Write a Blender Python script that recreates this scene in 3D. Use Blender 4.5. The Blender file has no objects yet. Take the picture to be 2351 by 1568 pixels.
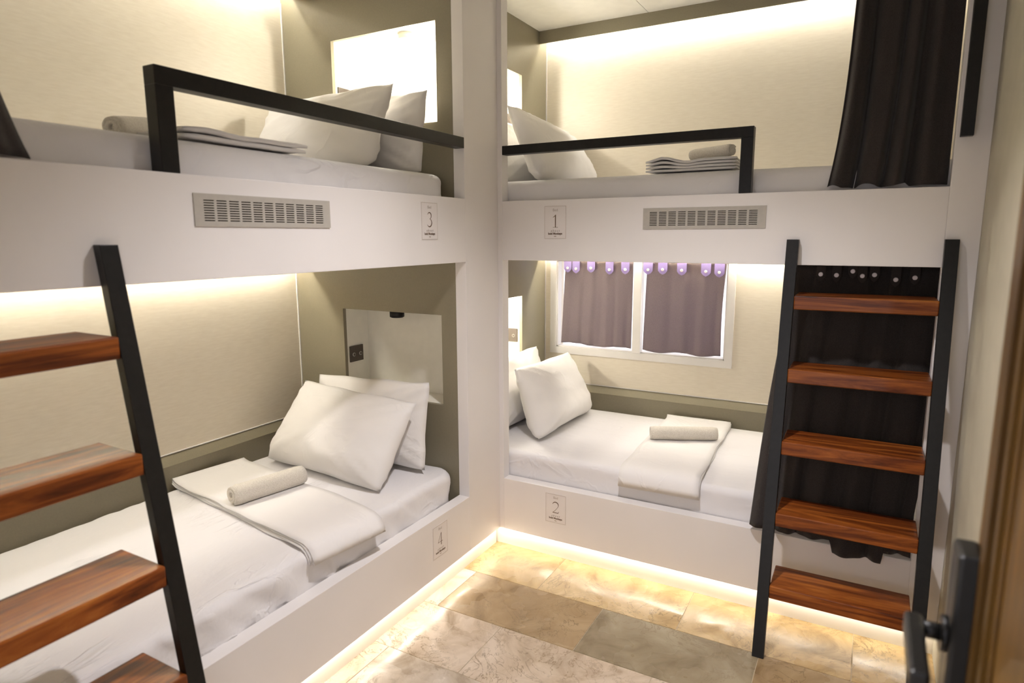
import bpy, bmesh, math, random
from mathutils import Vector, Matrix, noise

random.seed(7)
S = bpy.context.scene
C = S.collection

# ------------------------------------------------------------------ camera
cam_d = bpy.data.cameras.new('camera')
cam = bpy.data.objects.new('camera', cam_d)
C.objects.link(cam)
Rv = Vector((0.87420098, 0.48555059, -0.0036422))
Uv = Vector((-0.07564468, 0.14359485, 0.9867413))
Fv = Vector((-0.47963583, 0.8623347, -0.16226008))
m = Matrix(((Rv.x, Uv.x, -Fv.x, 1.558049), (Rv.y, Uv.y, -Fv.y, -2.668463),
            (Rv.z, Uv.z, -Fv.z, 1.576365), (0, 0, 0, 1)))
cam.matrix_world = m
cam_d.sensor_fit = 'HORIZONTAL'
cam_d.sensor_width = 36.0
cam_d.lens = 1471.5375 * 36.0 / 2351.0
cam_d.clip_start = 0.02
cam_d.dof.use_dof = True
cam_d.dof.focus_distance = 3.1
cam_d.dof.aperture_fstop = 2.8
S.camera = cam

# ------------------------------------------------------------------ world, exposure
w = bpy.data.worlds.new('world')
S.world = w
w.use_nodes = True
bg = w.node_tree.nodes['Background']
bg.inputs[0].default_value = (0.99, 0.95, 1.0, 1)
bg.inputs[1].default_value = 1.3
S.view_settings.view_transform = 'Standard'
S.view_settings.look = 'None'
S.view_settings.exposure = 0.5
S.view_settings.gamma = 1.0
S.view_settings.use_curve_mapping = False
try:
    S.cycles.max_bounces = 6
    S.cycles.use_light_tree = False
    S.cycles.diffuse_bounces = 4
    S.cycles.glossy_bounces = 3
    S.cycles.caustics_reflective = False
    S.cycles.caustics_refractive = False
    S.cycles.adaptive_threshold = 0.03
except Exception:
    pass

# power of the lights (each lamp is made in its own builder below)
P_CEIL = 98.0
P_NICHE = 7.5
E_COVE_UP = 58.0
E_COVE_LOW = 80.0
E_FLOOR = 15.0

# ------------------------------------------------------------------ materials
def new_mat(name):
    mt = bpy.data.materials.new(name)
    mt.use_nodes = True
    nt = mt.node_tree
    b = nt.nodes['Principled BSDF']
    return mt, nt, b

def lin(r, g, b):
    f = lambda c: (c / 12.92 if c <= 0.04045 else ((c + 0.055) / 1.055) ** 2.4)
    return (f(r / 255), f(g / 255), f(b / 255), 1)

def N(nt, t, **kw):
    n = nt.nodes.new(t)
    for k, v in kw.items():
        if k.startswith('in_'):
            n.inputs[k[3:]].default_value = v
        else:
            setattr(n, k, v)
    return n

def coords(nt, kind='Object', scale=(1, 1, 1), rand=0.0):
    tc = N(nt, 'ShaderNodeTexCoord')
    mp = N(nt, 'ShaderNodeMapping')
    mp.inputs['Scale'].default_value = scale
    nt.links.new(tc.outputs[kind], mp.inputs['Vector'])
    if rand:
        oi = N(nt, 'ShaderNodeObjectInfo')
        mu = N(nt, 'ShaderNodeMath', operation='MULTIPLY')
        mu.inputs[1].default_value = rand
        nt.links.new(oi.outputs['Random'], mu.inputs[0])
        cb = N(nt, 'ShaderNodeCombineXYZ')
        for i in range(3):
            nt.links.new(mu.outputs[0], cb.inputs[i])
        nt.links.new(cb.outputs[0], mp.inputs['Location'])
    return mp.outputs[0]

def ramp(nt, fac, stops):
    r = N(nt, 'ShaderNodeValToRGB')
    e = r.color_ramp.elements
    e[0].position, e[0].color = stops[0]
    e[1].position, e[1].color = stops[-1]
    for p_, c_ in stops[1:-1]:
        x = e.new(p_)
        x.color = c_
    nt.links.new(fac, r.inputs[0])
    return r.outputs[0]

def bump(nt, b, height, strength, dist):
    bp = N(nt, 'ShaderNodeBump')
    bp.inputs['Strength'].default_value = strength
    bp.inputs['Distance'].default_value = dist
    nt.links.new(height, bp.inputs['Height'])
    nt.links.new(bp.outputs[0], b.inputs['Normal'])
    return bp

def paint(name, col, rough=0.5, nscale=30, var=0.04, bstr=0.15, bdist=0.001, spec=0.4):
    mt, nt, b = new_mat(name)
    v = coords(nt)
    n = N(nt, 'ShaderNodeTexNoise', in_Scale=nscale, in_Detail=1.5)
    nt.links.new(v, n.inputs['Vector'])
    c0 = tuple(max(0, c * (1 - var)) for c in col[:3]) + (1,)
    c1 = tuple(min(1, c * (1 + var)) for c in col[:3]) + (1,)
    nt.links.new(ramp(nt, n.outputs['Fac'], [(0.3, c0), (0.7, c1)]), b.inputs['Base Color'])
    b.inputs['Roughness'].default_value = rough
    b.inputs['Specular IOR Level'].default_value = spec
    if bstr:
        bump(nt, b, n.outputs['Fac'], bstr, bdist)
    return mt

M = {}
M['white'] = paint('white_paint', (0.82, 0.785, 0.765, 1), 0.45, 3.0, 0.025, 0.0)
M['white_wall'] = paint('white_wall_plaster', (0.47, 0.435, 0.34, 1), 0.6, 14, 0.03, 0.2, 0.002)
M['ceiling'] = paint('ceiling_paint', (0.88, 0.86, 0.80, 1), 0.7, 20, 0.02, 0.1, 0.001)
M['skirting'] = paint('skirting_cream', (0.82, 0.78, 0.70, 1), 0.35, 8, 0.02, 0.0)
M['grey'] = paint('grey_laminate', (0.235, 0.207, 0.143, 1), 0.32, 160, 0.03, 0.08, 0.0004)
M['niche'] = paint('niche_white', (0.89, 0.86, 0.77, 1), 0.5, 20, 0.02, 0.0)
M['black'] = paint('black_metal', (0.007, 0.0065, 0.006, 1), 0.38, 60, 0.2, 0.15, 0.0006, 0.35)
M['plate'] = paint('brown_switch_plate', (0.075, 0.058, 0.045, 1), 0.4, 60, 0.05, 0.0)
M['chrome'] = paint('brushed_metal', (0.5, 0.48, 0.45, 1), 0.3, 60, 0.05, 0.0)
M['chrome'].node_tree.nodes['Principled BSDF'].inputs['Metallic'].default_value = 1.0
M['vent'] = paint('vent_grey', (0.47, 0.44, 0.39, 1), 0.4, 60, 0.03, 0.0)
M['dark'] = paint('duct_shade', (0.03, 0.022, 0.015, 1), 0.8, 20, 0.1, 0.0)  # near-black colour painted in for the shade inside the vents
M['card'] = paint('sign_card', (0.80, 0.755, 0.73, 1), 0.5, 10, 0.02, 0.0)
M['ink'] = paint('sign_ink', (0.16, 0.105, 0.07, 1), 0.6, 10, 0.05, 0.0)
M['ink_pale'] = paint('sign_line', (0.42, 0.35, 0.29, 1), 0.6, 10, 0.05, 0.0)
M['frame'] = paint('window_frame_white', (0.80, 0.77, 0.73, 1), 0.4, 10, 0.02, 0.0)
M['button'] = paint('pearl_button', (0.72, 0.66, 0.66, 1), 0.25, 30, 0.04, 0.0)
M['grout'] = paint('grout_cream', (0.60, 0.51, 0.36, 1), 0.8, 90, 0.1, 0.2, 0.0005)
M['lens_off'] = paint('lamp_glass_off', (0.25, 0.24, 0.22, 1), 0.2, 30, 0.04, 0.0)

# wallpaper: cream, faint horizontal fibres, soft sheen
mt, nt, b = new_mat('cream_wallpaper')
v = coords(nt, 'Object', (6, 6, 40))
n = N(nt, 'ShaderNodeTexNoise', in_Scale=3.0, in_Detail=6.0)
nt.links.new(v, n.inputs['Vector'])
nt.links.new(ramp(nt, n.outputs['Fac'], [(0.3, (0.77, 0.69, 0.555, 1)), (0.7, (0.825, 0.75, 0.615, 1))]), b.inputs['Base Color'])
b.inputs['Roughness'].default_value = 0.45
n2 = N(nt, 'ShaderNodeTexNoise', in_Scale=1.2, in_Detail=3.0)
nt.links.new(coords(nt, 'Object', (3, 3, 8)), n2.inputs['Vector'])
bump(nt, b, n2.outputs['Fac'], 0.25, 0.01)
M['wallpaper'] = mt

# sheets
def sheet_mat(name, col, stretch, s1, st):
    mt, nt, b = new_mat(name)
    n = N(nt, 'ShaderNodeTexNoise', in_Scale=s1, in_Detail=5.0, in_Distortion=0.6)
    nt.links.new(coords(nt, 'Object', stretch, 5.0), n.inputs['Vector'])
    b.inputs['Base Color'].default_value = col
    b.inputs['Roughness'].default_value = 0.85
    b.inputs['Specular IOR Level'].default_value = 0.2
    b.inputs['Sheen Weight'].default_value = 0.15
    cn = N(nt, 'ShaderNodeTexNoise', in_Scale=s1 * 1.6, in_Detail=3.0, in_Distortion=0.8)
    nt.links.new(coords(nt, 'Object', stretch, 3.0), cn.inputs['Vector'])
    c1 = N(nt, 'ShaderNodeMath', operation='SUBTRACT')
    c1.inputs[1].default_value = 0.5
    nt.links.new(cn.outputs['Fac'], c1.inputs[0])
    c2 = N(nt, 'ShaderNodeMath', operation='ABSOLUTE')
    nt.links.new(c1.outputs[0], c2.inputs[0])
    cr = ramp(nt, c2.outputs[0], [(0.0, (1, 1, 1, 1)), (0.05, (0, 0, 0, 1))])
    mk = N(nt, 'ShaderNodeTexNoise', in_Scale=2.6, in_Detail=1.0)
    nt.links.new(coords(nt, 'Object', (1, 1, 1), 8.0), mk.inputs['Vector'])
    mkr = ramp(nt, mk.outputs['Fac'], [(0.45, (0, 0, 0, 1)), (0.62, (0.35, 0.35, 0.35, 1))])
    c3 = N(nt, 'ShaderNodeMath', operation='MULTIPLY_ADD')
    nt.links.new(cr, c3.inputs[0])
    nt.links.new(mkr, c3.inputs[1])
    nt.links.new(n.outputs['Fac'], c3.inputs[2])
    bump(nt, b, c3.outputs[0], st, 0.014)
    return mt
M['sheet_l'] = sheet_mat('white_sheet_long', (0.80, 0.775, 0.77, 1), (3.5, 1.0, 1.0), 2.4, 0.75)
M['sheet_b'] = sheet_mat('white_sheet_wide', (0.80, 0.775, 0.77, 1), (1.0, 3.5, 1.0), 2.4, 0.45)
M['pillow'] = sheet_mat('white_pillowcase', (0.83, 0.80, 0.765, 1), (1, 1.6, 1), 3.0, 0.22)
M['towel_flat'] = sheet_mat('white_folded_sheet', (0.83, 0.80, 0.775, 1), (1, 1, 1), 4.0, 0.25)
mt, nt, b = new_mat('terry_towel')
n = N(nt, 'ShaderNodeTexNoise', in_Scale=260.0, in_Detail=3.0)
nt.links.new(coords(nt), n.inputs['Vector'])
nt.links.new(ramp(nt, n.outputs['Fac'], [(0.3, (0.62, 0.56, 0.47, 1)), (0.7, (0.78, 0.73, 0.64, 1))]), b.inputs['Base Color'])
b.inputs['Roughness'].default_value = 0.95
b.inputs['Sheen Weight'].default_value = 0.3
bump(nt, b, n.outputs['Fac'], 0.6, 0.004)
M['terry'] = mt

# curtains
def cloth(name, col, trans=None, tf=0.0):
    mt, nt, b = new_mat(name)
    n = N(nt, 'ShaderNodeTexNoise', in_Scale=500.0, in_Detail=2.0)
    nt.links.new(coords(nt, 'Object', (1, 1, 0.4)), n.inputs['Vector'])
    c0 = tuple(c * 0.8 for c in col[:3]) + (1,)
    c1 = tuple(c * 1.2 for c in col[:3]) + (1,)
    nt.links.new(ramp(nt, n.outputs['Fac'], [(0.3, c0), (0.7, c1)]), b.inputs['Base Color'])
    b.inputs['Roughness'].default_value = 0.9
    b.inputs['Specular IOR Level'].default_value = 0.15
    b.inputs['Sheen Weight'].default_value = 0.12
    bump(nt, b, n.outputs['Fac'], 0.2, 0.001)
    if tf:
        t = N(nt, 'ShaderNodeBsdfTranslucent')
        t.inputs[0].default_value = trans
        mx = N(nt, 'ShaderNodeMixShader')
        mx.inputs[0].default_value = tf
        nt.links.new(b.outputs[0], mx.inputs[1])
        nt.links.new(t.outputs[0], mx.inputs[2])
        nt.links.new(mx.outputs[0], nt.nodes['Material Output'].inputs[0])
    return mt
M['curtain'] = cloth('charcoal_curtain', (0.038, 0.032, 0.030, 1))
M['wcurtain'] = cloth('grey_violet_curtain', (0.26, 0.21, 0.18, 1), (0.45, 0.36, 0.58, 1), 0.30)
M['tab'] = cloth('light_tinted_tab', (0.42, 0.34, 0.58, 1), (0.55, 0.40, 0.95, 1), 0.4)  # violet of the light on and through the tabs, put into their colour

# varnished wood for the ladder treads
def wood(name, stops, stretch, sc, rough, coat, rand):
    mt, nt, b = new_mat(name)
    v = coords(nt, 'Object', stretch, rand)
    n = N(nt, 'ShaderNodeTexNoise', in_Scale=sc, in_Detail=7.0, in_Distortion=1.6, in_Roughness=0.62)
    nt.links.new(v, n.inputs['Vector'])
    col = ramp(nt, n.outputs['Fac'], stops)
    oi = N(nt, 'ShaderNodeObjectInfo')
    hs = N(nt, 'ShaderNodeHueSaturation')
    mr = N(nt, 'ShaderNodeMapRange')
    mr.inputs['To Min'].default_value = 0.75
    mr.inputs['To Max'].default_value = 1.25
    nt.links.new(oi.outputs['Random'], mr.inputs['Value'])
    nt.links.new(mr.outputs[0], hs.inputs['Value'])
    nt.links.new(col, hs.inputs['Color'])
    nt.links.new(hs.outputs[0], b.inputs['Base Color'])
    b.inputs['Roughness'].default_value = rough
    b.inputs['Coat Weight'].default_value = coat
    b.inputs['Specular IOR Level'].default_value = 0.2
    b.inputs['Coat Roughness'].default_value = 0.06
    bump(nt, b, n.outputs['Fac'], 0.08, 0.002)
    return mt
W_ST = [(0.28, (0.025, 0.0065, 0.0015, 1)), (0.43, (0.12, 0.027, 0.005, 1)), (0.57, (0.25, 0.068, 0.011, 1)), (0.72, (0.40, 0.138, 0.024, 1))]
M['tread_x'] = wood('varnished_wood_x', W_ST, (0.7, 7, 9), 2.4, 0.4, 0.14, 9.0)
M['tread_y'] = wood('varnished_wood_y', W_ST, (7, 0.7, 9), 2.4, 0.4, 0.14, 9.0)
M['door'] = wood('golden_door_wood', [(0.3, (0.045, 0.018, 0.002, 1)), (0.5, (0.10, 0.047, 0.005, 1)), (0.7, (0.16, 0.08, 0.010, 1))], (6, 6, 0.5), 3.0, 0.45, 0.08, 3.0)

# marble tiles, tinted by the object colour
mt, nt, b = new_mat('polished_marble_tile')
v = coords(nt, 'Object', (1, 1, 1), 13.0)
oi = N(nt, 'ShaderNodeObjectInfo')
n1 = N(nt, 'ShaderNodeTexNoise', in_Scale=5.0, in_Detail=8.0, in_Roughness=0.62, in_Distortion=1.2)
nt.links.new(v, n1.inputs['Vector'])
base = ramp(nt, n1.outputs['Fac'], [(0.30, (0.48, 0.42, 0.34, 1)), (0.47, (0.80, 0.76, 0.70, 1)), (0.66, (1, 1, 1, 1))])
mx = N(nt, 'ShaderNodeMix', data_type='RGBA', blend_type='MULTIPLY')
mx.inputs[0].default_value = 1.0
nt.links.new(base, mx.inputs[6])
nt.links.new(oi.outputs['Color'], mx.inputs[7])
nv = N(nt, 'ShaderNodeTexNoise', in_Scale=7.0, in_Detail=9.0, in_Roughness=0.6, in_Distortion=2.2)
nt.links.new(v, nv.inputs['Vector'])
sb = N(nt, 'ShaderNodeMath', operation='SUBTRACT')
sb.inputs[1].default_value = 0.5
nt.links.new(nv.outputs['Fac'], sb.inputs[0])
ab = N(nt, 'ShaderNodeMath', operation='ABSOLUTE')
nt.links.new(sb.outputs[0], ab.inputs[0])
vein = ramp(nt, ab.outputs[0], [(0.0, (1, 1, 1, 1)), (0.018, (0, 0, 0, 1))])
nm = N(nt, 'ShaderNodeTexNoise', in_Scale=3.0, in_Detail=3.0)
nt.links.new(v, nm.inputs['Vector'])
vm = ramp(nt, nm.outputs['Fac'], [(0.42, (0, 0, 0, 1)), (0.6, (0.85, 0.85, 0.85, 1))])
vf = N(nt, 'ShaderNodeMath', operation='MULTIPLY')
nt.links.new(vein, vf.inputs[0])
nt.links.new(vm, vf.inputs[1])
mx2 = N(nt, 'ShaderNodeMix', data_type='RGBA')
mx2.inputs[7].default_value = (0.17, 0.115, 0.06, 1)
nt.links.new(vf.outputs[0], mx2.inputs[0])
nt.links.new(mx.outputs[2], mx2.inputs[6])
nt.links.new(mx2.outputs[2], b.inputs['Base Color'])
nr = N(nt, 'ShaderNodeTexNoise', in_Scale=4.5, in_Detail=3.0)
nt.links.new(v, nr.inputs['Vector'])
rr = N(nt, 'ShaderNodeMapRange')
rr.inputs['From Min'].default_value = 0.38
rr.inputs['From Max'].default_value = 0.62
rr.inputs['To Min'].default_value = 0.16
rr.inputs['To Max'].default_value = 0.42
nt.links.new(nr.outputs['Fac'], rr.inputs['Value'])
nt.links.new(rr.outputs[0], b.inputs['Roughness'])
b.inputs['Specular IOR Level'].default_value = 0.5
nb = N(nt, 'ShaderNodeTexNoise', in_Scale=5.0, in_Detail=2.0)
nt.links.new(v, nb.inputs['Vector'])
bump(nt, b, nb.outputs['Fac'], 0.5, 0.014)
M['tile'] = mt

def emis(name, col, st):
    mt, nt, b = new_mat(name)
    b.inputs['Base Color'].default_value = (0.8, 0.8, 0.8, 1)
    b.inputs['Emission Color'].default_value = col
    b.inputs['Emission Strength'].default_value = st
    return mt
M['led_up'] = emis('led_cove_upper', (1.0, 0.98, 0.93, 1), E_COVE_UP)
M['led_low'] = emis('led_cove_lower', (1.0, 0.95, 0.84, 1), E_COVE_LOW)
M['led_floor'] = emis('led_floor', (1.0, 0.935, 0.82, 1), E_FLOOR)
M['bulb'] = emis('lamp_lens_lit', (1.0, 0.93, 0.76, 1), 12.0)

mt, nt, b = new_mat('window_glass')
tr = N(nt, 'ShaderNodeBsdfTransparent')
gl = N(nt, 'ShaderNodeBsdfGlossy')
gl.inputs['Roughness'].default_value = 0.03
mx = N(nt, 'ShaderNodeMixShader')
mx.inputs[0].default_value = 0.07
nt.links.new(tr.outputs[0], mx.inputs[1])
nt.links.new(gl.outputs[0], mx.inputs[2])
nt.links.new(mx.outputs[0], nt.nodes['Material Output'].inputs[0])
M['glass'] = mt

# ------------------------------------------------------------------ mesh helpers
def link(name, me, mat, parent=None):
    o = bpy.data.objects.new(name, me)
    C.objects.link(o)
    if mat and not me.materials:
        me.materials.append(mat)
    if parent:
        o.parent = parent
        o.matrix_parent_inverse = parent.matrix_world.inverted()
    return o

def bm_box(bm, x0, x1, y0, y1, z0, z1):
    vs = [bm.verts.new((x, y, z)) for z in (min(z0, z1), max(z0, z1)) for y in (min(y0, y1), max(y0, y1)) for x in (min(x0, x1), max(x0, x1))]
    for f in ((0, 2, 3, 1), (4, 5, 7, 6), (0, 1, 5, 4), (2, 6, 7, 3), (0, 4, 6, 2), (1, 3, 7, 5)):
        bm.faces.new([vs[i] for i in f])
    return vs

def finish(bm, name, mat, parent=None, bevel=0.0, segs=2, smooth=False, origin=None):
    if bevel:
        bmesh.ops.bevel(bm, geom=list(bm.edges), offset=bevel, segments=segs, affect='EDGES', profile=0.5)
    bmesh.ops.recalc_face_normals(bm, faces=bm.faces)
    if smooth:
        for f in bm.faces:
            f.smooth = True
    me = bpy.data.meshes.new(name)
    if origin is not None:
        bmesh.ops.translate(bm, verts=bm.verts, vec=-Vector(origin))
    bm.to_mesh(me)
    bm.free()
    o = link(name, me, mat)
    if origin is not None:
        o.location = origin
        o.matrix_world = Matrix.Translation(origin)
    if parent:
        o.parent = parent
        o.matrix_parent_inverse = parent.matrix_world.inverted()
    return o

def box(name, x0, x1, y0, y1, z0, z1, mat, parent=None, bevel=0.0):
    bm = bmesh.new()
    bm_box(bm, x0, x1, y0, y1, z0, z1)
    c = ((x0 + x1) / 2, (y0 + y1) / 2, min(z0, z1))
    return finish(bm, name, mat, parent, bevel, origin=c)

def boxes(name, lst, mat, parent=None):
    bm = bmesh.new()
    for q in lst:
        bm_box(bm, *q)
    return finish(bm, name, mat, parent)

def struct(o):
    o['kind'] = 'structure'
    return o

def tag(o, label, cat, group=None):
    o['label'] = label
    o['category'] = cat
    if group:
        o['group'] = group
    return o

def empty(name, loc=(0, 0, 0)):
    o = bpy.data.objects.new(name, None)
    C.objects.link(o)
    o.empty_display_size = 0.1
    o.location = loc
    o.matrix_world = Matrix.Translation(loc)
    return o

def cyl(name, p0, p1, r, mat, parent=None, seg=24, bevel=0.0):
    p0, p1 = Vector(p0), Vector(p1)
    d = p1 - p0
    bm = bmesh.new()
    bmesh.ops.create_cone(bm, cap_ends=True, segments=seg, radius1=r, radius2=r, depth=d.length)
    rot = d.to_track_quat('Z', 'Y').to_matrix().to_4x4()
    if bevel:
        ed = [e for e in bm.edges if abs(e.verts[0].co.z - e.verts[1].co.z) < 1e-6]
        bmesh.ops.bevel(bm, geom=ed, offset=bevel, segments=2, affect='EDGES')
    bmesh.ops.transform(bm, matrix=Matrix.Translation((p0 + p1) / 2) @ rot, verts=bm.verts)
    o = finish(bm, name, mat, parent, origin=(p0 + p1) / 2)
    for f in o.data.polygons:
        f.use_smooth = len(f.vertices) == 4
    return o

def nz(x, y, z=0.0):
    return noise.noise(Vector((x, y, z)))

# ------------------------------------------------------------------ measures (metres)
T = 0.056            # thickness of the front boards
Z_LB, Z_LT = 0.104, 0.3726    # lower board
Z_UB, Z_UT = 1.464, 1.7375    # upper board
Z_C = 2.775          # ceiling
XL = -1.055          # wall behind the left bunk
YB = 1.055           # wall behind the far bunk
YH = -0.283          # headwall of the left bunk
XH = -0.265          # headwall of the far bunk
XR = 1.875           # right wall
YF = -2.45           # wall with the doorway
DB = 0.024           # start of the far bunk's opening
XE = 1.775           # end of the far bunk's opening

# ------------------------------------------------------------------ room shell
struct(box('ceiling', -1.155, 1.975, -2.55, 1.155, Z_C + 0.012, Z_C + 0.1, M['ceiling']))
ceil = bpy.data.objects['ceiling']
for i, (a, b_) in enumerate(((-1.155, -0.802), (-0.802, 0.398), (0.398, 1.598), (1.598, 1.975))):
    box('ceiling_panel', a + 0.0015, b_ - 0.0015, -2.55, 1.155, Z_C, Z_C + 0.012, M['ceiling'], ceil)

struct(box('wall_left', -1.155, XL, -2.55, 1.155, 0, Z_C, M['wallpaper']))
# far wall with the window hole
WX0, WX1, WZ0, WZ1 = -0.180, 0.872, 0.872, 1.43
struct(boxes('wall_back', [(XL, WX0, YB, YB + 0.1, 0, Z_C), (WX1, 1.975, YB, YB + 0.1, 0, Z_C),
                           (WX0, WX1, YB, YB + 0.1, 0, WZ0), (WX0, WX1, YB, YB + 0.1, WZ1, Z_C)], M['wallpaper']))
struct(box('wall_right', XR, 1.975, -2.55, YB, 0, Z_C, M['white_wall']))
DX0, DX1, DZ = 0.80, 1.76, 2.12
struct(boxes('wall_front', [(XL, DX0, YF - 0.1, YF, 0, Z_C), (DX1, XR, YF - 0.1, YF, 0, Z_C),
                            (DX0, DX1, YF - 0.1, YF, DZ, Z_C)], M['white_wall']))

# headwalls with the lit niches
NZ = ((0.797, 1.221), (2.069, 2.483))
def headwall(name, side):
    # side 'left': plane y = YH, niches along x ; side 'far': plane x = XH, niches along y
    t = 0.02
    dep = 0.178
    if side == 'left':
        a0, a1, n0, n1 = XL, -T, -0.739, -0.137
        f = lambda a, b_, z0, z1: (a, b_, YH, YH + t, z0, z1)
    else:
        a0, a1, n0, n1 = T, YB, 0.137, 0.737
        f = lambda a, b_, z0, z1: (XH - t, XH, a, b_, z0, z1)
    o = boxes(name, [f(a0, n0, 0, Z_C), f(n1, a1, 0, Z_C), f(n0, n1, 0, NZ[0][0]), f(n0, n1, NZ[0][1], NZ[1][0]),
                     f(n0, n1, NZ[1][1], Z_C)], M['grey'])
    struct(o)
    e = 0.012
    for z0, z1 in NZ:
        L = [(n0 - e, n1 + e, dep, dep + e, z0 - e, z1 + e), (n0 - e, n0, 0.0, dep, z0 - e, z1 + e), (n1, n1 + e, 0.0, dep, z0 - e, z1 + e),
             (n0, n1, 0.0, dep, z0 - e, z0), (n0, n1, 0.0, dep, z1, z1 + e)]
        if side == 'left':
            q = [(a, b_, YH + t * (c == 0) + c, YH + d, z, zz) for a, b_, c, d, z, zz in L]
        else:
            q = [(XH - d, XH - t * (c == 0) - c, a, b_, z, zz) for a, b_, c, d, z, zz in L]
        boxes('niche_lining', q, M['niche'], o)
    return o
headwall('wall_headboard_left', 'left')
headwall('wall_headboard_far', 'far')

# floor: grout bed with single tiles on it
floor = struct(box('floor', -0.10, 1.975, -3.6, 0.10, -0.08, -0.002, M['grout']))
TINT = {'gold': (0.62, 0.455, 0.235, 1), 'tan': (0.42, 0.30, 0.165, 1), 'olive': (0.345, 0.285, 0.185, 1),
        'pale': (0.68, 0.57, 0.455, 1), 'pale2': (0.64, 0.56, 0.47, 1)}
tile_cache = {}
def tile(x0, x1, y0, y1, tint):
    g = 0.0012
    x0, x1, y0, y1 = x0 + g, x1 - g, y0 + g, y1 - g
    key = (round(x1 - x0, 3), round(y1 - y0, 3))
    c = Vector(((x0 + x1) / 2, (y0 + y1) / 2, 0))
    if key not in tile_cache:
        bm = bmesh.new()
        hx, hy = (x1 - x0) / 2, (y1 - y0) / 2
        bm_box(bm, -hx, hx, -hy, hy, -0.012, 0)
        ed = [e for e in bm.edges if e.verts[0].co.z > -0.001 and e.verts[1].co.z > -0.001]
        bmesh.ops.bevel(bm, geom=ed, offset=0.0008, segments=1, affect='EDGES')
        bmesh.ops.recalc_face_normals(bm, faces=bm.faces)
        me = bpy.data.meshes.new('floor_tile')
        bm.to_mesh(me)
        bm.free()
        tile_cache[key] = me
    o = link('floor_tile', tile_cache[key], M['tile'])
    o.location = c
    o.parent = floor
    o.matrix_parent_inverse = floor.matrix_world.inverted()
    o.color = TINT[tint]
bpy.context.view_layer.update()
rowb = [0.09, -0.275] + [-0.275 - 0.321 * k for k in range(1, 11)]
special = {(0, 0): 'gold', (0, 1): 'gold', (0, 2): 'gold', (0, 3): 'gold', (0, 4): 'gold', (1, 0): 'pale', (1, 1): 'tan', (1, 2): 'olive', (1, 3): 'tan',
           (2, 0): 'pale', (2, 1): 'pale', (2, 2): 'pale', (3, 1): 'pale2', (3, 2): 'pale2'}
for r in range(len(rowb) - 1):
    y1, y0 = rowb[r], rowb[r + 1]
    xs = [0.352, 0.981, 1.610] if r % 2 == 0 else [0.031, 0.668, 1.300, 1.930]
    xs = [-0.095] + xs + [1.97]
    for i in range(len(xs) - 1):
        tile(xs[i], xs[i + 1], y0, y1, special.get((r, i), random.choice(['pale', 'pale2', 'tan', 'gold'])))

# window
wn = struct(empty('window_1', (0.35, YB, WZ0)))
fr = 0.042
boxes('window_casing', [(WX0 - fr, WX0, YB - 0.014, YB, WZ0 - fr, WZ1 + 0.03), (WX1, WX1 + fr, YB - 0.014, YB, WZ0 - fr, WZ1 + 0.03),
                        (WX0, WX1, YB - 0.014, YB, WZ0 - fr, WZ0), (WX0, WX1, YB - 0.014, YB, WZ1, WZ1 + 0.03)], M['frame'], wn)
boxes('window_frame', [(WX0, WX0 + 0.008, YB - 0.004, YB + 0.05, WZ0, WZ1), (WX1 - 0.008, WX1, YB - 0.004, YB + 0.05, WZ0, WZ1),
                       (WX0, WX1, YB - 0.004, YB + 0.05, WZ0, WZ0 + 0.008), (WX0, WX1, YB - 0.004, YB + 0.05, WZ1 - 0.012, WZ1)], M['frame'], wn)
box('mullion', 0.330, 0.380, YB - 0.020, YB + 0.03, WZ0, WZ1, M['frame'], wn, 0.002)
box('window_pane', WX0 + 0.012, 0.330, YB + 0.018, YB + 0.022, WZ0 + 0.012, WZ1 - 0.012, M['glass'], wn)
box('window_pane', 0.382, WX1 - 0.012, YB + 0.018, YB + 0.022, WZ0 + 0.012, WZ1 - 0.012, M['glass'], wn)

# door trim and door leaf
tr_ = struct(empty('trim_1', (DX0, YF, 0)))
for nm, q in (('door_jamb', (DX0, DX0 + 0.03, YF - 0.11, YF + 0.012, 0, DZ)), ('door_jamb', (DX1 - 0.005, DX1 + 0.03, YF - 0.11, YF + 0.012, 0, DZ)),
              ('door_head', (DX0, DX1 + 0.03, YF - 0.11, YF + 0.012, DZ - 0.03, DZ))):
    box(nm, *q, M['door'], tr_, 0.002)

XD = 1.714          # room face of the open door leaf
DY0, DY1 = -2.5, -1.655
door = struct(empty('door_1', (XD, DY1, 0)))
box('leaf', XD, XD + 0.04, DY0, DY1, 0.008, 2.08, M['door'], door, 0.003)
# raised mouldings of two panels on the room face
for ins, wd, pr in ((0.075, 0.03, 0.008), (0.125, 0.018, 0.005), (0.17, 0.010, 0.003)):
    ya, yb, z0, z1 = DY0 + ins, DY1 - ins, 0.10 + ins, 2.05 - ins
    boxes('panel_moulding', [(XD - pr, XD, ya, yb, z0, z0 + wd), (XD - pr, XD, ya, yb, z1 - wd, z1),
                             (XD - pr, XD, ya, ya + wd, z0 + wd, z1 - wd), (XD - pr, XD, yb - wd, yb, z0 + wd, z1 - wd)], M['door'], door)
LY = DY1 - 0.04
lk = box('lock_body', XD - 0.029, XD, LY - 0.032, LY + 0.032, 0.92, 1.172, M['black'], door, 0.006)
cyl('handle_boss', (XD - 0.036, LY, 1.045), (XD - 0.027, LY, 1.045), 0.024, M['black'], lk)
cyl('handle_neck', (XD - 0.062, LY, 1.045), (XD - 0.03, LY, 1.045), 0.0115, M['black'], lk)
box('lever', XD - 0.078, XD - 0.056, LY - 0.135, LY + 0.014, 1.030, 1.060, M['black'], lk, 0.005)

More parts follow.
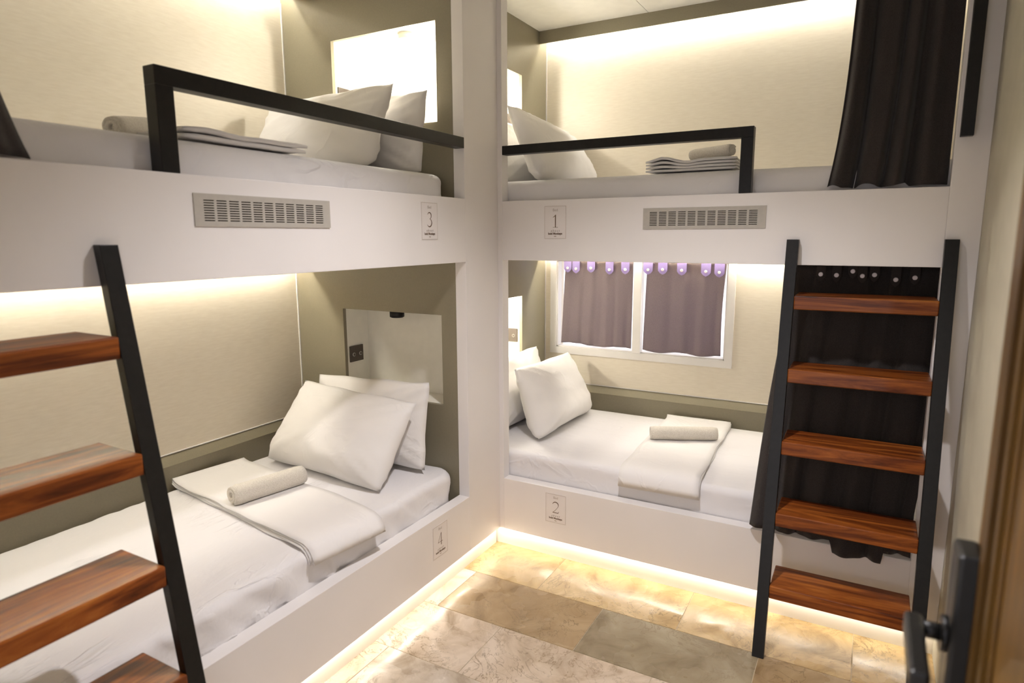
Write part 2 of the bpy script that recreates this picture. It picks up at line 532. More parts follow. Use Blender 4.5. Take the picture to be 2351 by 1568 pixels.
# ------------------------------------------------------------------ bunk frames
def bunk(side):
    if side == 'left':
        root = empty('bunk_bed', (0, -1.2, 0))
        a0, a1 = YF, YH
        f = lambda a, b_, c, d, z0, z1: (-d, -c, a, b_, z0, z1)    # a: along y, n: depth behind the face
        hw0, hw1 = YF, YH
        tag(root, 'white built-in double bunk frame along the left wall, beds 3 and 4', 'bunk bed', 'built-in bunk frames')
        sh = M['sheet_l']
    else:
        root = empty('bunk_bed', (0.9, 0, 0))
        a0, a1 = DB, XE
        f = lambda a, b_, c, d, z0, z1: (a, b_, c, d, z0, z1)
        hw0, hw1 = XH, XR
        tag(root, 'white built-in double bunk frame across the far end, beds 1 and 2', 'bunk bed', 'built-in bunk frames')
    B = lambda nm, q, mt, bv=0.0: box(nm, *f(*q), mt, root, bv)
    fa, fb = (a0, a1) if side == 'left' else (0.0, XR)
    if side == 'left':
        B('front_board', (a0, a1, 0, T, Z_UB, Z_UT), M['white'], 0.0015)
        B('front_board', (a0, a1, 0, T, Z_LB, Z_LT), M['white'], 0.0015)
        box('corner_post', -T, 0, YH, 0.0, Z_LB, Z_C, M['white'], root, 0.0015)
        B('skirting', (YF, 0.03, 0.04, 0.054, 0, Z_LB), M['skirting'])
        B('led_strip', (YF + 0.02, 0.0, 0.014, 0.024, Z_LB - 0.005, Z_LB), M['led_floor'])
    else:
        B('front_board', (DB, XE, 0, T, Z_UB, Z_UT), M['white'], 0.0015)
        B('front_board', (DB, XE, 0, T, Z_LB, Z_LT), M['white'], 0.0015)
        box('corner_post', -T, DB, 0.0, T, Z_LB, Z_C, M['white'], root, 0.0015)
        box('end_post', XE, XR, 0.0, T, Z_LB, Z_C, M['white'], root, 0.0015)
        B('skirting', (-0.054, XR, 0.04, 0.054, 0, Z_LB), M['skirting'])
        B('led_strip', (0.0, XR - 0.02, 0.014, 0.024, Z_LB - 0.005, Z_LB), M['led_floor'])
    # platforms under the mattresses
    B('bed_platform', (hw0, hw1, T, 1.055, 0.25, 0.30), M['white'])
    B('bed_platform', (hw0, hw1, T, 1.055, 1.50, 1.66), M['white'])
    # cove fascias with LED strips behind them
    B('cove_fascia', (hw0, hw1, 0.958, 0.968, 2.705, Z_C + 0.008), M['grey'])
    B('led_strip', (hw0 + 0.03, hw1 - 0.03, 1.005, 1.017, Z_C - 0.008, Z_C), M['led_up'])
    B('cove_fascia', (hw0, hw1, 0.958, 0.968, 1.438, 1.50), M['grey'])
    B('led_strip', (hw0 + 0.03, hw1 - 0.03, 1.005, 1.017, 1.494, 1.50), M['led_low'])
    # bevelled grey back rail along the wall above each lower mattress
    bm = bmesh.new()
    prof = [(1.055, 0.30), (1.055, 0.642), (1.022, 0.600), (1.020, 0.30)]
    for a in (hw0, hw1):
        for n_, z in prof:
            bm.verts.new((a, n_, z) if side == 'far' else (-n_, a, z))
    bm.verts.ensure_lookup_table()
    V = bm.verts
    for i in range(4):
        j = (i + 1) % 4
        bm.faces.new((V[i], V[j], V[4 + j], V[4 + i]))
    bm.faces.new([V[i] for i in range(4)])
    bm.faces.new([V[4 + i] for i in range(4)])
    finish(bm, 'back_rail', M['grey'], root)
    B('panel_bead', (hw0, hw1, 1.050, 1.055, 0.642, 0.646), M['white'])
    e = 0.005
    if side == 'left':
        box('panel_bead', XL, XL + e, YH - e, YH, 0.646, 1.50, M['white'], root)
        box('panel_bead', XL, XL + e, YH - e, YH, 1.84, 2.70, M['white'], root)
    else:
        box('panel_bead', XH, XH + e, YB - e, YB, 0.646, 1.50, M['white'], root)
        box('panel_bead', XH, XH + e, YB - e, YB, 1.84, 2.70, M['white'], root)
    return root
bunk('left')
bunk('far')

# ------------------------------------------------------------------ mattresses
def mattress(label, x0, x1, y0, y1, z0, z1, mat, rc, front, seed, amp=0.004):
    """rounded mattress in a fitted sheet; rc = plan corner radius"""
    rv = 0.035
    prof = [(0.0, z0 + (z1 - z0 - rv) * k / 9) for k in range(9)]
    for k in range(7):
        a = k / 6 * math.pi / 2
        prof.append((rv * (1 - math.cos(a)), z1 - rv + rv * math.sin(a)))
    half = min(x1 - x0, y1 - y0) / 2
    for k in range(1, 9):
        prof.append((rv + (half - rv - 0.01) * k / 8, z1 + 0.004 * k / 8))
    NS = 130
    verts, faces = [], []
    def outline(ins):
        r = max(rc - ins, 0.006)
        ax0, ax1, ay0, ay1 = x0 + ins, x1 - ins, y0 + ins, y1 - ins
        pts = []
        cs = [(ax1 - r, ay0 + r, -90), (ax1 - r, ay1 - r, 0), (ax0 + r, ay1 - r, 90), (ax0 + r, ay0 + r, 180)]
        for q in range(4):
            cx, cy, a0 = cs[q]
            for k in range(7):
                a = math.radians(a0 + 90 * k / 6)
                pts.append((cx + r * math.cos(a), cy + r * math.sin(a)))
            nx, ny, na = cs[(q + 1) % 4]
            e = (nx + r * math.cos(math.radians(na)), ny + r * math.sin(math.radians(na)))
            s = pts[-1]
            for k in range(1, NS):
                pts.append((s[0] + (e[0] - s[0]) * k / NS, s[1] + (e[1] - s[1]) * k / NS))
        return pts
    n = None
    cx, cy = (x0 + x1) / 2, (y0 + y1) / 2
    for j, (ins, z) in enumerate(prof):
        o = outline(ins)
        n = len(o)
        for (x, y) in o:
            d = 0.0
            if ins < rv + 0.06 and z > z0 + 0.001:
                # slanting pull folds on the flanks
                hz = (z - z0) / (z1 - z0)
                q_ = (x + y) * 11 + hz * 2.2 * (1 if front == 'x' else -1)
                d = amp * (nz(q_, hz * 0.7, seed) + 0.5 * nz(q_ * 2.3, hz * 1.2, seed + 7)) * (1.2 - 0.7 * hz)
            dx, dy = x - cx, y - cy
            q = math.hypot(dx, dy) or 1
            zz = z + (0.0025 * nz(x * 3.1, y * 3.1, seed + 4) if j > 14 else 0)
            verts.append((x + d * dx / q, y + d * dy / q, zz))
    for j in range(len(prof) - 1):
        for i in range(n):
            k = (i + 1) % n
            faces.append((j * n + i, j * n + k, (j + 1) * n + k, (j + 1) * n + i))
    faces.append(tuple(range((len(prof) - 1) * n, len(prof) * n)))
    faces.append(tuple(reversed(range(n))))
    me = bpy.data.meshes.new('mattress')
    me.from_pydata([(a - cx, b_ - cy, c - z0) for a, b_, c in verts], [], faces)
    for f in me.polygons:
        f.use_smooth = True
    o = link('mattress', me, mat)
    o.location = (cx, cy, z0)
    return tag(o, label, 'mattress', 'mattresses in the bunks')
mattress('white sheeted mattress of bed 4, lower left bunk behind the ladder', -1.018, -0.060, -2.44, -0.288, 0.302, 0.50, M['sheet_l'], 0.11, 'x', 1, 0.022)
mattress('white sheeted mattress of bed 3, upper left bunk', -1.045, -0.062, -2.44, -0.288, 1.662, 1.835, M['sheet_l'], 0.12, 'x', 2, 0.010)
mattress('white sheeted mattress of bed 2, lower far bunk under the window', -0.255, 1.865, 0.064, 1.018, 0.302, 0.50, M['sheet_b'], 0.06, 'y', 3, 0.004)
mattress('white sheeted mattress of bed 1, upper far bunk', -0.255, 1.865, 0.064, 1.045, 1.662, 1.835, M['sheet_b'], 0.09, 'y', 4, 0.011)

# ------------------------------------------------------------------ pillows
def pillow(label, pos, ex, ey, w_, h_, t_, seed, sag=0.0):
    """pos = middle of the bottom edge, ex = direction along the width, ey = direction up the height"""
    ex = Vector(ex).normalized()
    ey = Vector(ey)
    ey = (ey - ex * ey.dot(ex)).normalized()
    en = ex.cross(ey)
    n = 30
    verts, faces = [], []
    idx = {}
    for s in (1, -1):
        for j in range(n + 1):
            for i in range(n + 1):
                u = -1 + 2 * i / n
                v = -1 + 2 * j / n
                edge = i in (0, n) or j in (0, n)
                if s == -1 and edge:
                    idx[(s, i, j)] = idx[(1, i, j)]
                    continue
                x = u * w_ / 2 * (1 - 0.05 * (1 - v * v) * u * u - 0.035 * (u * v) ** 4)
                y = v * h_ / 2 * (1 - 0.055 * (1 - u * u) * v * v - 0.035 * (u * v) ** 4)
                b_ = max(0.0, (1 - u ** 4) * (1 - v ** 4))
                th = t_ / 2 * b_ ** 0.55 * (0.66 + 0.34 * (1 - u * u) * (1 - v * v))
                # tension folds running in from the corners
                cr = abs(u * v)
                fold = 0.010 * cr * math.sin(9 * (abs(u) - abs(v)) * 2.2 + seed) * b_ ** 0.4
                wr = 0.012 * nz(u * 2.3 + seed, v * 2.3, s * 3.0) * b_ ** 0.5 + 0.004 * nz(u * 7 + seed, v * 7, s) * b_ ** 0.5
                lump = sag * t_ * (-v) * b_ ** 0.7 * 0.5
                z = s * max(th + fold + wr + lump, 0.0 if edge else 0.002)
                wob = 0.008 * nz(u * 2 + seed * 3, v * 2, 9.0)
                p = ex * (x + wob) + ey * (y + h_ / 2 + 0.008 * nz(u * 2, v * 2 + seed, 5.0)) + en * z
                idx[(s, i, j)] = len(verts)
                verts.append(tuple(p))
    for s in (1, -1):
        for j in range(n):
            for i in range(n):
                q = [idx[(s, i, j)], idx[(s, i + 1, j)], idx[(s, i + 1, j + 1)], idx[(s, i, j + 1)]]
                faces.append(tuple(q if s == 1 else q[::-1]))
    me = bpy.data.meshes.new('pillow')
    me.from_pydata(verts, [], faces)
    for f in me.polygons:
        f.use_smooth = True
    o = link('pillow', me, M['pillow'])
    o.location = pos
    return tag(o, label, 'pillow', 'white bed pillows')
# bed 4
pillow('white pillow at the back of bed 4, upright against the grey headwall', (-0.49, -0.425, 0.505), (1, 0, 0.04), (0, 0.07, 0.40), 0.71, 0.41, 0.125, 1.3)
pillow('white pillow in front on bed 4, leaning above the rolled towel', (-0.545, -0.682, 0.514), (1, -0.06, -0.02), (0.02, 0.24, 0.33), 0.76, 0.43, 0.22, 2.7, 0.3)
# bed 3
pillow('white pillow at the back of bed 3, right beside the corner post', (-0.49, -0.41, 1.842), (1, 0, 0), (0, 0.06, 0.34), 0.73, 0.36, 0.14, 4.1)
pillow('big white pillow in front on bed 3 under the bright niche', (-0.57, -0.63, 1.850), (1, 0.02, 0.03), (0, 0.16, 0.34), 0.74, 0.385, 0.19, 5.2, 0.3)
# bed 2
pillow('white pillow at the back of bed 2, half hidden behind the post', (-0.155, 0.52, 0.505), (0, -1, 0), (-0.07, 0, 0.40), 0.68, 0.41, 0.15, 6.6)
pillow('white pillow standing in front on bed 2 below the window', (0.105, 0.58, 0.508), (0.0, -1, 0.02), (-0.15, 0, 0.36), 0.72, 0.40, 0.23, 7.9, 0.3)
# bed 1
pillow('white pillow at the back of bed 1, behind the leaning one', (-0.16, 0.60, 1.842), (0, -1, 0), (-0.07, 0, 0.35), 0.70, 0.36, 0.15, 9.4)
pillow('white pillow leaning in front on bed 1 behind the guard rail', (0.125, 0.57, 1.846), (0.04, -1, 0.04), (-0.18, 0, 0.33), 0.84, 0.40, 0.20, 11.2, 0.3)

# ------------------------------------------------------------------ folded towels and rolls
def folded(label, path, wd, width, layers, th, mat, seed, skew=0.0, ragged=0.006, hump=0.0):
    """stack of cloth layers that follow a path; path = list of points, wd = width direction"""
    wd = Vector(wd).normalized()
    P = [Vector(q) for q in path]
    L = [0.0]
    for a, b_ in zip(P, P[1:]):
        L.append(L[-1] + (b_ - a).length)
    n = 44
    def at(s):
        s = max(0.0, min(1.0, s)) * L[-1]
        for i in range(len(P) - 1):
            if s <= L[i + 1] or i == len(P) - 2:
                f = (s - L[i]) / (L[i + 1] - L[i])
                return P[i].lerp(P[i + 1], f)
    def frame(s):
        p = (at(s - 0.015) + at(s) * 2 + at(s + 0.015)) / 4
        d = (at(s + 0.03) - at(s - 0.03)).normalized()
        nn = d.cross(wd)
        if nn.z < -0.2 or (abs(nn.z) < 0.2 and False):
            nn = -nn
        return p, d, nn.normalized()
    o0 = P[0].copy()
    bm = bmesh.new()
    m_ = 12
    for k in range(layers):
        grid = {}
        for s in (0, 1):
            for i in range(n + 1):
                t = i / n
                t2 = t * (1 - 0.006 * ((k * 7) % 3)) + 0.003 * ((k * 5) % 3)
                p, d, nn = frame(t2)
                for j in range(m_ + 1):
                    u = -1 + 2 * j / m_
                    off = width / 2 * u + ragged * nz(t * 5, u * 0.5 + k * 3.3, seed + k) * abs(u)
                    e = min(t, 1 - t) * L[-1]
                    eu = (1 - abs(u)) * width / 2
                    thin = 0.6 + 0.4 * min(1.0, min(e, eu) / 0.012)
                    h = th * k + th * 0.5 + (th * 0.46 * thin) * (1 if s else -1)
                    h += hump * (k / layers) * (math.exp(-((u + 0.62) / 0.26) ** 2) - 0.45 * math.exp(-((u + 0.05) / 0.2) ** 2))
                    h += 0.0035 * nz(t * 4 * L[-1] * 3, u * 1.7, seed) * (k + 1) / layers + 0.0025
                    grid[(s, i, j)] = bm.verts.new(p + wd * (off + skew * t) + nn * h - o0)
        for i in range(n):
            for j in range(m_):
                bm.faces.new([grid[(1, a, b_)] for a, b_ in ((i, j), (i + 1, j), (i + 1, j + 1), (i, j + 1))])
                bm.faces.new([grid[(0, a, b_)] for a, b_ in ((i, j), (i, j + 1), (i + 1, j + 1), (i + 1, j))])
        for i in range(n):
            for j in (0, m_):
                bm.faces.new([grid[q] for q in ((0, i, j), (0, i + 1, j), (1, i + 1, j), (1, i, j))])
        for j in range(m_):
            for i in (0, n):
                bm.faces.new([grid[q] for q in ((0, i, j), (0, i, j + 1), (1, i, j + 1), (1, i, j))])
    o = finish(bm, 'folded_sheet', mat, smooth=True)
    o.location = o0
    return tag(o, label, 'folded sheet', 'folded white sheets on the beds')

folded('folded white sheet across bed 4, under the towel roll',
       [(-1.012, -0.905, 0.520), (-0.97, -0.908, 0.503), (-0.6, -0.96, 0.503), (-0.12, -1.035, 0.504), (-0.062, -1.043, 0.500), (-0.040, -1.047, 0.480), (-0.034, -1.049, 0.452)],
       (0.14, 1, 0), 0.335, 4, 0.0065, M['towel_flat'], 1.0, 0.0, 0.016)
folded('folded white sheet hanging over the edge of bed 2',
       [(0.755, 1.005, 0.515), (0.76, 0.96, 0.503), (0.775, 0.5, 0.503), (0.795, 0.11, 0.504), (0.798, 0.066, 0.500), (0.80, 0.046, 0.478), (0.802, 0.040, 0.432)],
       (1, 0.03, 0), 0.362, 3, 0.006, M['towel_flat'], 5.0, 0.0, 0.012)
folded('folded white sheet lying on bed 3 beside the rail post',
       [(-0.62, -1.29, 1.842), (-0.35, -1.30, 1.842), (-0.12, -1.31, 1.842), (-0.085, -1.31, 1.838)],
       (0, 1, 0), 0.43, 2, 0.0165, M['towel_flat'], 8.0, 0.0, 0.012, 0.008)
folded('folded white sheet in thick layers on bed 1 behind the rail',
       [(0.865, 0.50, 1.842), (0.865, 0.36, 1.842), (0.865, 0.13, 1.842), (0.865, 0.105, 1.839)],
       (1, 0, 0), 0.37, 4, 0.0125, M['towel_flat'], 12.0, 0.0, 0.008, 0.022)

def roll(label, p0, p1, r, seed, flat=0.9):
    p0, p1 = Vector(p0), Vector(p1)
    ax = (p1 - p0)
    L = ax.length
    ax.normalize()
    side = Vector((0, 0, 1)).cross(ax).normalized()
    up = ax.cross(side)
    turns, th = 2.6, r / 3.0
    na = 84
    nl = 14
    bm = bmesh.new()
    rows = []
    for k in range(nl + 1):
        t = k / nl
        e = min(t, 1 - t) * L
        shrink = 1 - 0.10 * max(0, 1 - e / 0.018) ** 2
        inner, outer = [], []
        for i in range(na + 1):
            f = i / na
            a = f * turns * 2 * math.pi + seed
            rc_ = (0.18 * r + (r - 0.18 * r - th / 2) * f)
            rc_ *= 1 + 0.03 * nz(math.cos(a) + seed, math.sin(a), t * 2)
            tel = 0.006 * nz(f * 3, seed, 2.0) * (1 if t > 0.5 else -1) * (1 - f)
            base = p0 + ax * (t * L + tel)
            for lst, off in ((inner, -th * 0.46), (outer, th * 0.46)):
                rr = (rc_ + off) * (shrink if off > 0 else 1.0)
                lst.append(bm.verts.new(base + side * rr * math.cos(a) + up * (rr * math.sin(a) * flat + r * flat) - p0))
        rows.append((inner, outer))
    for k in range(nl):
        for i in range(na):
            for w_ in (0, 1):
                bm.faces.new((rows[k][w_][i], rows[k][w_][i + 1], rows[k + 1][w_][i + 1], rows[k + 1][w_][i]))
        for i in (0, na):
            bm.faces.new((rows[k][0][i], rows[k][1][i], rows[k + 1][1][i], rows[k + 1][0][i]))
    for k in (0, nl):
        for i in range(na):
            bm.faces.new((rows[k][0][i], rows[k][0][i + 1], rows[k][1][i + 1], rows[k][1][i]))
    o = finish(bm, 'rolled_towel', M['terry'], smooth=True)
    o.location = p0
    return tag(o, label, 'towel', 'rolled towels on the beds')
roll('cream rolled towel on bed 4 with its spiral end showing', (-0.575, -1.115, 0.526), (-0.515, -0.805, 0.526), 0.046, 0.4, 0.95)
roll('cream rolled towel lying on the folded sheet of bed 2', (0.615, 0.515, 0.520), (0.925, 0.66, 0.520), 0.043, 1.2, 0.9)
roll('rolled towel on bed 3 left of the rail post', (-0.33, -1.575, 1.842), (-0.43, -1.345, 1.878), 0.041, 2.2, 0.95)
roll('rolled towel resting on the layered sheet of bed 1', (1.025, 0.17, 1.895), (0.84, 0.26, 1.893), 0.033, 5.0, 0.85)

# ------------------------------------------------------------------ guard rails
g = empty('guard_rail', (-0.02, -1.63, Z_UT))
tag(g, 'black square guard rail of bed 3 on the upper left bunk', 'guard rail', 'black bunk guard rails')
box('rail_bar', -0.044, 0.001, -1.654, -0.2835, 1.948, 1.993, M['black'], g, 0.0015)
box('rail_post', -0.044, 0.001, -1.654, -1.606, Z_UT, 1.948, M['black'], g, 0.0015)
g = empty('guard_rail', (1.10, 0.02, Z_UT))
tag(g, 'black square guard rail of bed 1 on the upper far bunk', 'guard rail', 'black bunk guard rails')
box('rail_bar', 0.0245, 1.132, -0.001, 0.044, 1.948, 1.988, M['black'], g, 0.0015)
box('rail_post', 1.087, 1.132, -0.001, 0.044, Z_UT, 1.948, M['black'], g, 0.0015)

# grab bar on the end post
g = empty('grab_bar', (1.80, -0.03, 1.893))
tag(g, 'black upright grab bar beside the dark curtain of bed 1', 'grab bar')
box('bar', 1.784, 1.820, -0.058, -0.026, 1.893, 2.62, M['black'], g, 0.0015)
box('standoff', 1.788, 1.816, -0.027, 0.0, 1.897, 1.925, M['black'], g)
box('standoff', 1.788, 1.816, -0.027, 0.0, 2.58, 2.61, M['black'], g)

# ------------------------------------------------------------------ ladders
def ladder(label, side, a_lo, a_hi):
    """a: along the bunk face; the front plane leans from n=-0.30 at the floor to n=-0.03 at z=1.56"""
    def pt(a, n_, z):
        return (a, n_, z) if side == 'far' else (-n_, a, z)
    root = empty('bunk_ladder', pt((a_lo + a_hi) / 2, -0.3, 0))
    tag(root, label, 'ladder', 'leaning bunk ladders')
    front = lambda z: -0.30 + 0.27 * z / 1.56
    dp = 0.0285
    wr = 0.042
    for a0 in (a_lo, a_hi - wr):
        bm = bmesh.new()
        vs = []
        for z in (0.0, 1.56):
            for (a, n_) in ((a0, front(z)), (a0 + wr, front(z)), (a0 + wr, front(z) + dp), (a0, front(z) + dp)):
                vs.append(bm.verts.new(pt(a, n_, z)))
        for q in ((0, 1, 2, 3), (4, 5, 6, 7), (0, 1, 5, 4), (1, 2, 6, 5), (2, 3, 7, 6), (3, 0, 4, 7)):
            bm.faces.new([vs[i] for i in q])
        finish(bm, 'rail', M['black'], root, 0.0015)
    for z in (1.353, 1.082, 0.814, 0.548, 0.278):
        n0 = front(z) - 0.004
        q = (a_lo + wr, a_hi - wr, n0, n0 + 0.178, z - 0.052, z)
        if side == 'left':
            q = (-q[3], -q[2], q[0], q[1], q[4], q[5])
        box('tread', *q, M['tread_x' if side == 'far' else 'tread_y'], root, 0.004)
    return root
ladder('black metal ladder with five wooden treads in front of the dark curtain', 'far', 1.276, 1.816)
ladder('black metal ladder with glossy wooden treads in the left foreground', 'left', -2.338, -1.798)

# ------------------------------------------------------------------ vents
def vent(label, side, a0, z0):
    """real slotted plate, 11 columns of 9 slots"""
    Lw, Lh = 0.486, 0.086
    def pt(a, n_, z):
        return (a, n_, z) if side == 'far' else (-n_, a, z)
    root = empty('air_vent', pt(a0 + Lw / 2, 0, z0))
    tag(root, label, 'vent', 'slotted air vents in the upper boards')
    xs = [0.0]
    mx_, pitch, sw = 0.028, 0.0395, 0.0315
    for c in range(11):
        xs += [mx_ + c * pitch, mx_ + c * pitch + sw]
    xs.append(Lw)
    zs = [0.0]
    mz, pz, sz = 0.014, 0.0066, 0.0031
    for r in range(9):
        zs += [mz + r * pz, mz + r * pz + sz]
    zs.append(Lh)
    bm = bmesh.new()
    V = {}
    def vert(i, j, k):
        if (i, j, k) not in V:
            V[(i, j, k)] = bm.verts.new(pt(a0 + xs[i], (-0.0035, 0.0005)[k], z0 + zs[j]))
        return V[(i, j, k)]
    for i in range(len(xs) - 1):
        for j in range(len(zs) - 1):
            hole = i % 2 == 1 and j % 2 == 1
            if not hole:
                bm.faces.new([vert(*q) for q in ((i, j, 0), (i + 1, j, 0), (i + 1, j + 1, 0), (i, j + 1, 0))])
            else:
                for q in (((i, j), (i + 1, j)), ((i + 1, j), (i + 1, j + 1)), ((i + 1, j + 1), (i, j + 1)), ((i, j + 1), (i, j))):
                    bm.faces.new((vert(*q[0], 0), vert(*q[1], 0), vert(*q[1], 1), vert(*q[0], 1)))
    nx, nz_ = len(xs) - 1, len(zs) - 1
    for i in range(nx):
        for j in (0, nz_):
            bm.faces.new((vert(i, j, 0), vert(i + 1, j, 0), vert(i + 1, j, 1), vert(i, j, 1)))
    for j in range(nz_):
        for i in (0, nx):
            bm.faces.new((vert(i, j, 0), vert(i, j + 1, 0), vert(i, j + 1, 1), vert(i, j, 1)))
    finish(bm, 'face_plate', M['vent'], root)
    q = (a0 + 0.02, a0 + Lw - 0.02, -0.0012, -0.0002, z0 + 0.01, z0 + Lh - 0.01)
    if side == 'left':
        q = (-q[3], -q[2], q[0], q[1], q[4], q[5])
    box('shade_backing', *q, M['dark'], root)  # dark sheet standing in for the shaded void behind the slots
vent('grey slotted vent in the upper board of the left bunk', 'left', -1.578, 1.605)
vent('grey slotted vent in the far board, above the window', 'far', 0.708, 1.603)

# ------------------------------------------------------------------ bed number signs
def text_mesh(s, size, bold=0.0, shear=0.0, spacing=1.0):
    cu = bpy.data.curves.new('txt', 'FONT')
    cu.body = s
    cu.size = size
    cu.align_x = 'CENTER'
    cu.offset = bold
    cu.shear = shear
    cu.space_character = spacing
    cu.resolution_u = 3
    ob = bpy.data.objects.new('txt', cu)
    C.objects.link(ob)
    dg = bpy.context.evaluated_depsgraph_get()
    me = bpy.data.meshes.new_from_object(ob.evaluated_get(dg))
    bpy.data.objects.remove(ob)
    return me

def stroke(bm, pts, widths):
    """flat ribbon through 2-D points with varying width"""
    n = len(pts)
    Lf, Rt = [], []
    for i in range(n):
        a = Vector(pts[max(0, i - 1)])
        b_ = Vector(pts[min(n - 1, i + 1)])
        d = (b_ - a).normalized()
        nn = Vector((-d.y, d.x))
        p = Vector(pts[i])
        Lf.append(bm.verts.new((*(p + nn * widths[i] / 2), 0)))
        Rt.append(bm.verts.new((*(p - nn * widths[i] / 2), 0)))
    for i in range(n - 1):
        bm.faces.new((Lf[i], Rt[i], Rt[i + 1], Lf[i + 1]))

def arc(cx, cy, rx, ry, a0, a1, n=18):
    return [(cx + rx * math.cos(math.radians(a0 + (a1 - a0) * i / n)), cy + ry * math.sin(math.radians(a0 + (a1 - a0) * i / n))) for i in range(n + 1)]

def numeral(ch):
    """thin serif numerals in a box about 0.5 wide and 1 high"""
    bm = bmesh.new()
    if ch == '1':
        stroke(bm, [(0.02, 0.0), (0.02, 0.93)], [0.075, 0.085])
        stroke(bm, [(-0.19, 0.78), (-0.05, 0.88), (0.06, 0.99)], [0.03, 0.05, 0.06])
        stroke(bm, [(-0.18, 0.012), (0.22, 0.012)], [0.03, 0.03])
    elif ch == '2':
        p = arc(-0.01, 0.72, 0.25, 0.26, 165, -25, 20)
        p += [(0.10, 0.42), (-0.06, 0.21), (-0.24, 0.035)]
        stroke(bm, p, [0.03 + 0.055 * math.sin(math.pi * min(1, i / 20)) for i in range(len(p))])
        stroke(bm, [(-0.25, 0.03), (0.24, 0.03)], [0.06, 0.06])
        stroke(bm, [(0.22, 0.03), (0.27, 0.17)], [0.04, 0.03])
    elif ch == '3':
        p = arc(-0.02, 0.77, 0.20, 0.22, 160, -75, 18)
        stroke(bm, p, [0.03 + 0.05 * math.sin(math.pi * i / 18) for i in range(19)])
        p = arc(-0.03, 0.285, 0.25, 0.275, 82, -150, 20)
        stroke(bm, p, [0.03 + 0.06 * math.sin(math.pi * i / 20) for i in range(21)])
    else:
        stroke(bm, [(0.10, 0.0), (0.10, 1.0)], [0.08, 0.06])
        stroke(bm, [(0.09, 0.97), (-0.10, 0.62), (-0.28, 0.27)], [0.035, 0.035, 0.035])
        stroke(bm, [(-0.29, 0.27), (0.28, 0.27)], [0.035, 0.035])
    me = bpy.data.meshes.new('numeral')
    bm.to_mesh(me)
    bm.free()
    return me

def sign(num, side, a0, z0, label):
    W_, H_ = 0.110, 0.149
    root = empty('bed_number_sign', ((a0 + W_ / 2, -0.001, z0) if side == 'far' else (0.001, a0 + W_ / 2, z0)))
    tag(root, label, 'sign', 'bed number signs')
    rot = Matrix.Rotation(math.pi / 2, 4, 'X') if side == 'far' else Matrix.Rotation(math.pi / 2, 4, 'Z') @ Matrix.Rotation(math.pi / 2, 4, 'X')
    q = (a0, a0 + W_, -0.0012, 0.0, z0, z0 + H_)
    if side == 'left':
        q = (-q[3], -q[2], q[0], q[1], q[4], q[5])
    box('card', *q, M['card'], root)
    bm = bmesh.new()
    e, g_ = 0.0012, 0.0022
    for x0, x1, y0, y1 in ((g_, W_ - g_, g_, g_ + e), (g_, W_ - g_, H_ - g_ - e, H_ - g_), (g_, g_ + e, g_, H_ - g_), (W_ - g_ - e, W_ - g_, g_, H_ - g_)):
        bm.faces.new([bm.verts.new((x - W_ / 2, y, 0)) for x, y in ((x0, y0), (x1, y0), (x1, y1), (x0, y1))])
    me = bpy.data.meshes.new('border')
    bm.to_mesh(me)
    bm.free()
    def put(nm, me, x, y, mat, sc=(1, 1, 1)):
        o = link(nm, me, mat)
        base = Matrix.Translation((a0 + W_ / 2, -0.0016, z0)) if side == 'far' else Matrix.Translation((0.0016, a0 + W_ / 2, z0))
        o.matrix_world = base @ rot @ Matrix.Translation((x, y, 0)) @ Matrix.Diagonal((*sc, 1))
        mw = o.matrix_world.copy()
        o.parent = root
        o.matrix_parent_inverse = root.matrix_world.inverted()
        return o
    put('border', me, 0, 0, M['ink_pale'])
    put('lettering', text_mesh('Bed', 0.0165), 0, 0.124, M['ink_pale'])
    put('numeral', numeral(num), 0, 0.052, M['ink'], (0.062, 0.057, 1))
    put('lettering', text_mesh('about', 0.0135, 0.0, 0.25, 1.5), 0, 0.0335, M['ink'])
    put('lettering', text_mesh('bold Monkeys', 0.0130, 0.0006, 0.0, 0.95), 0, 0.0205, M['ink'])
    bm = bmesh.new()
    bmesh.ops.create_circle(bm, cap_ends=True, segments=16, radius=1.0)
    me = bpy.data.meshes.new('mark')
    bm.to_mesh(me)
    bm.free()
    put('mark', me, 0, 0.0125, M['ink_pale'], (0.0065, 0.0022, 1))
bpy.context.view_layer.update()
sign('3', 'left', -0.600, 1.562, 'white sign reading Bed 3 on the upper left board')
sign('1', 'far', 0.245, 1.562, 'white sign reading Bed 1 on the upper far board')
sign('2', 'far', 0.258, 0.196, 'white sign reading Bed 2 on the lower far board')
sign('4', 'left', -0.577, 0.188, 'white sign reading Bed 4 on the lower left board')

# ------------------------------------------------------------------ switch plates in the niches
def switch(label, side, z):
    wd = 0.096
    root = empty('switch_plate', (-0.739, -0.205, z) if side == 'left' else (-0.325, 0.737, z))
    tag(root, label, 'switch', 'brown switch plates in the niches')
    if side == 'left':
        box('plate', -0.739, -0.731, -0.252, -0.156, z - 0.041, z + 0.041, M['plate'], root, 0.0015)
        for k in (-0.228, -0.180):
            cyl('push_button', (-0.733, k, z - 0.003), (-0.727, k, z - 0.003), 0.0095, M['chrome'], root)
            cyl('button_cap', (-0.729, k, z - 0.003), (-0.7255, k, z - 0.003), 0.0065, M['plate'], root)
    else:
        box('plate', -0.392, -0.296, 0.729, 0.737, z - 0.041, z + 0.041, M['plate'], root, 0.0015)
        for k in (-0.368, -0.320):
            cyl('push_button', (k, 0.731, z - 0.003), (k, 0.725, z - 0.003), 0.0095, M['chrome'], root)
            cyl('button_cap', (k, 0.727, z - 0.003), (k, 0.7235, z - 0.003), 0.0065, M['plate'], root)
switch('brown switch plate with two buttons in the unlit niche of bed 4', 'left', 0.981)
switch('brown switch plate with two buttons in the bright niche of bed 3', 'left', 2.243)
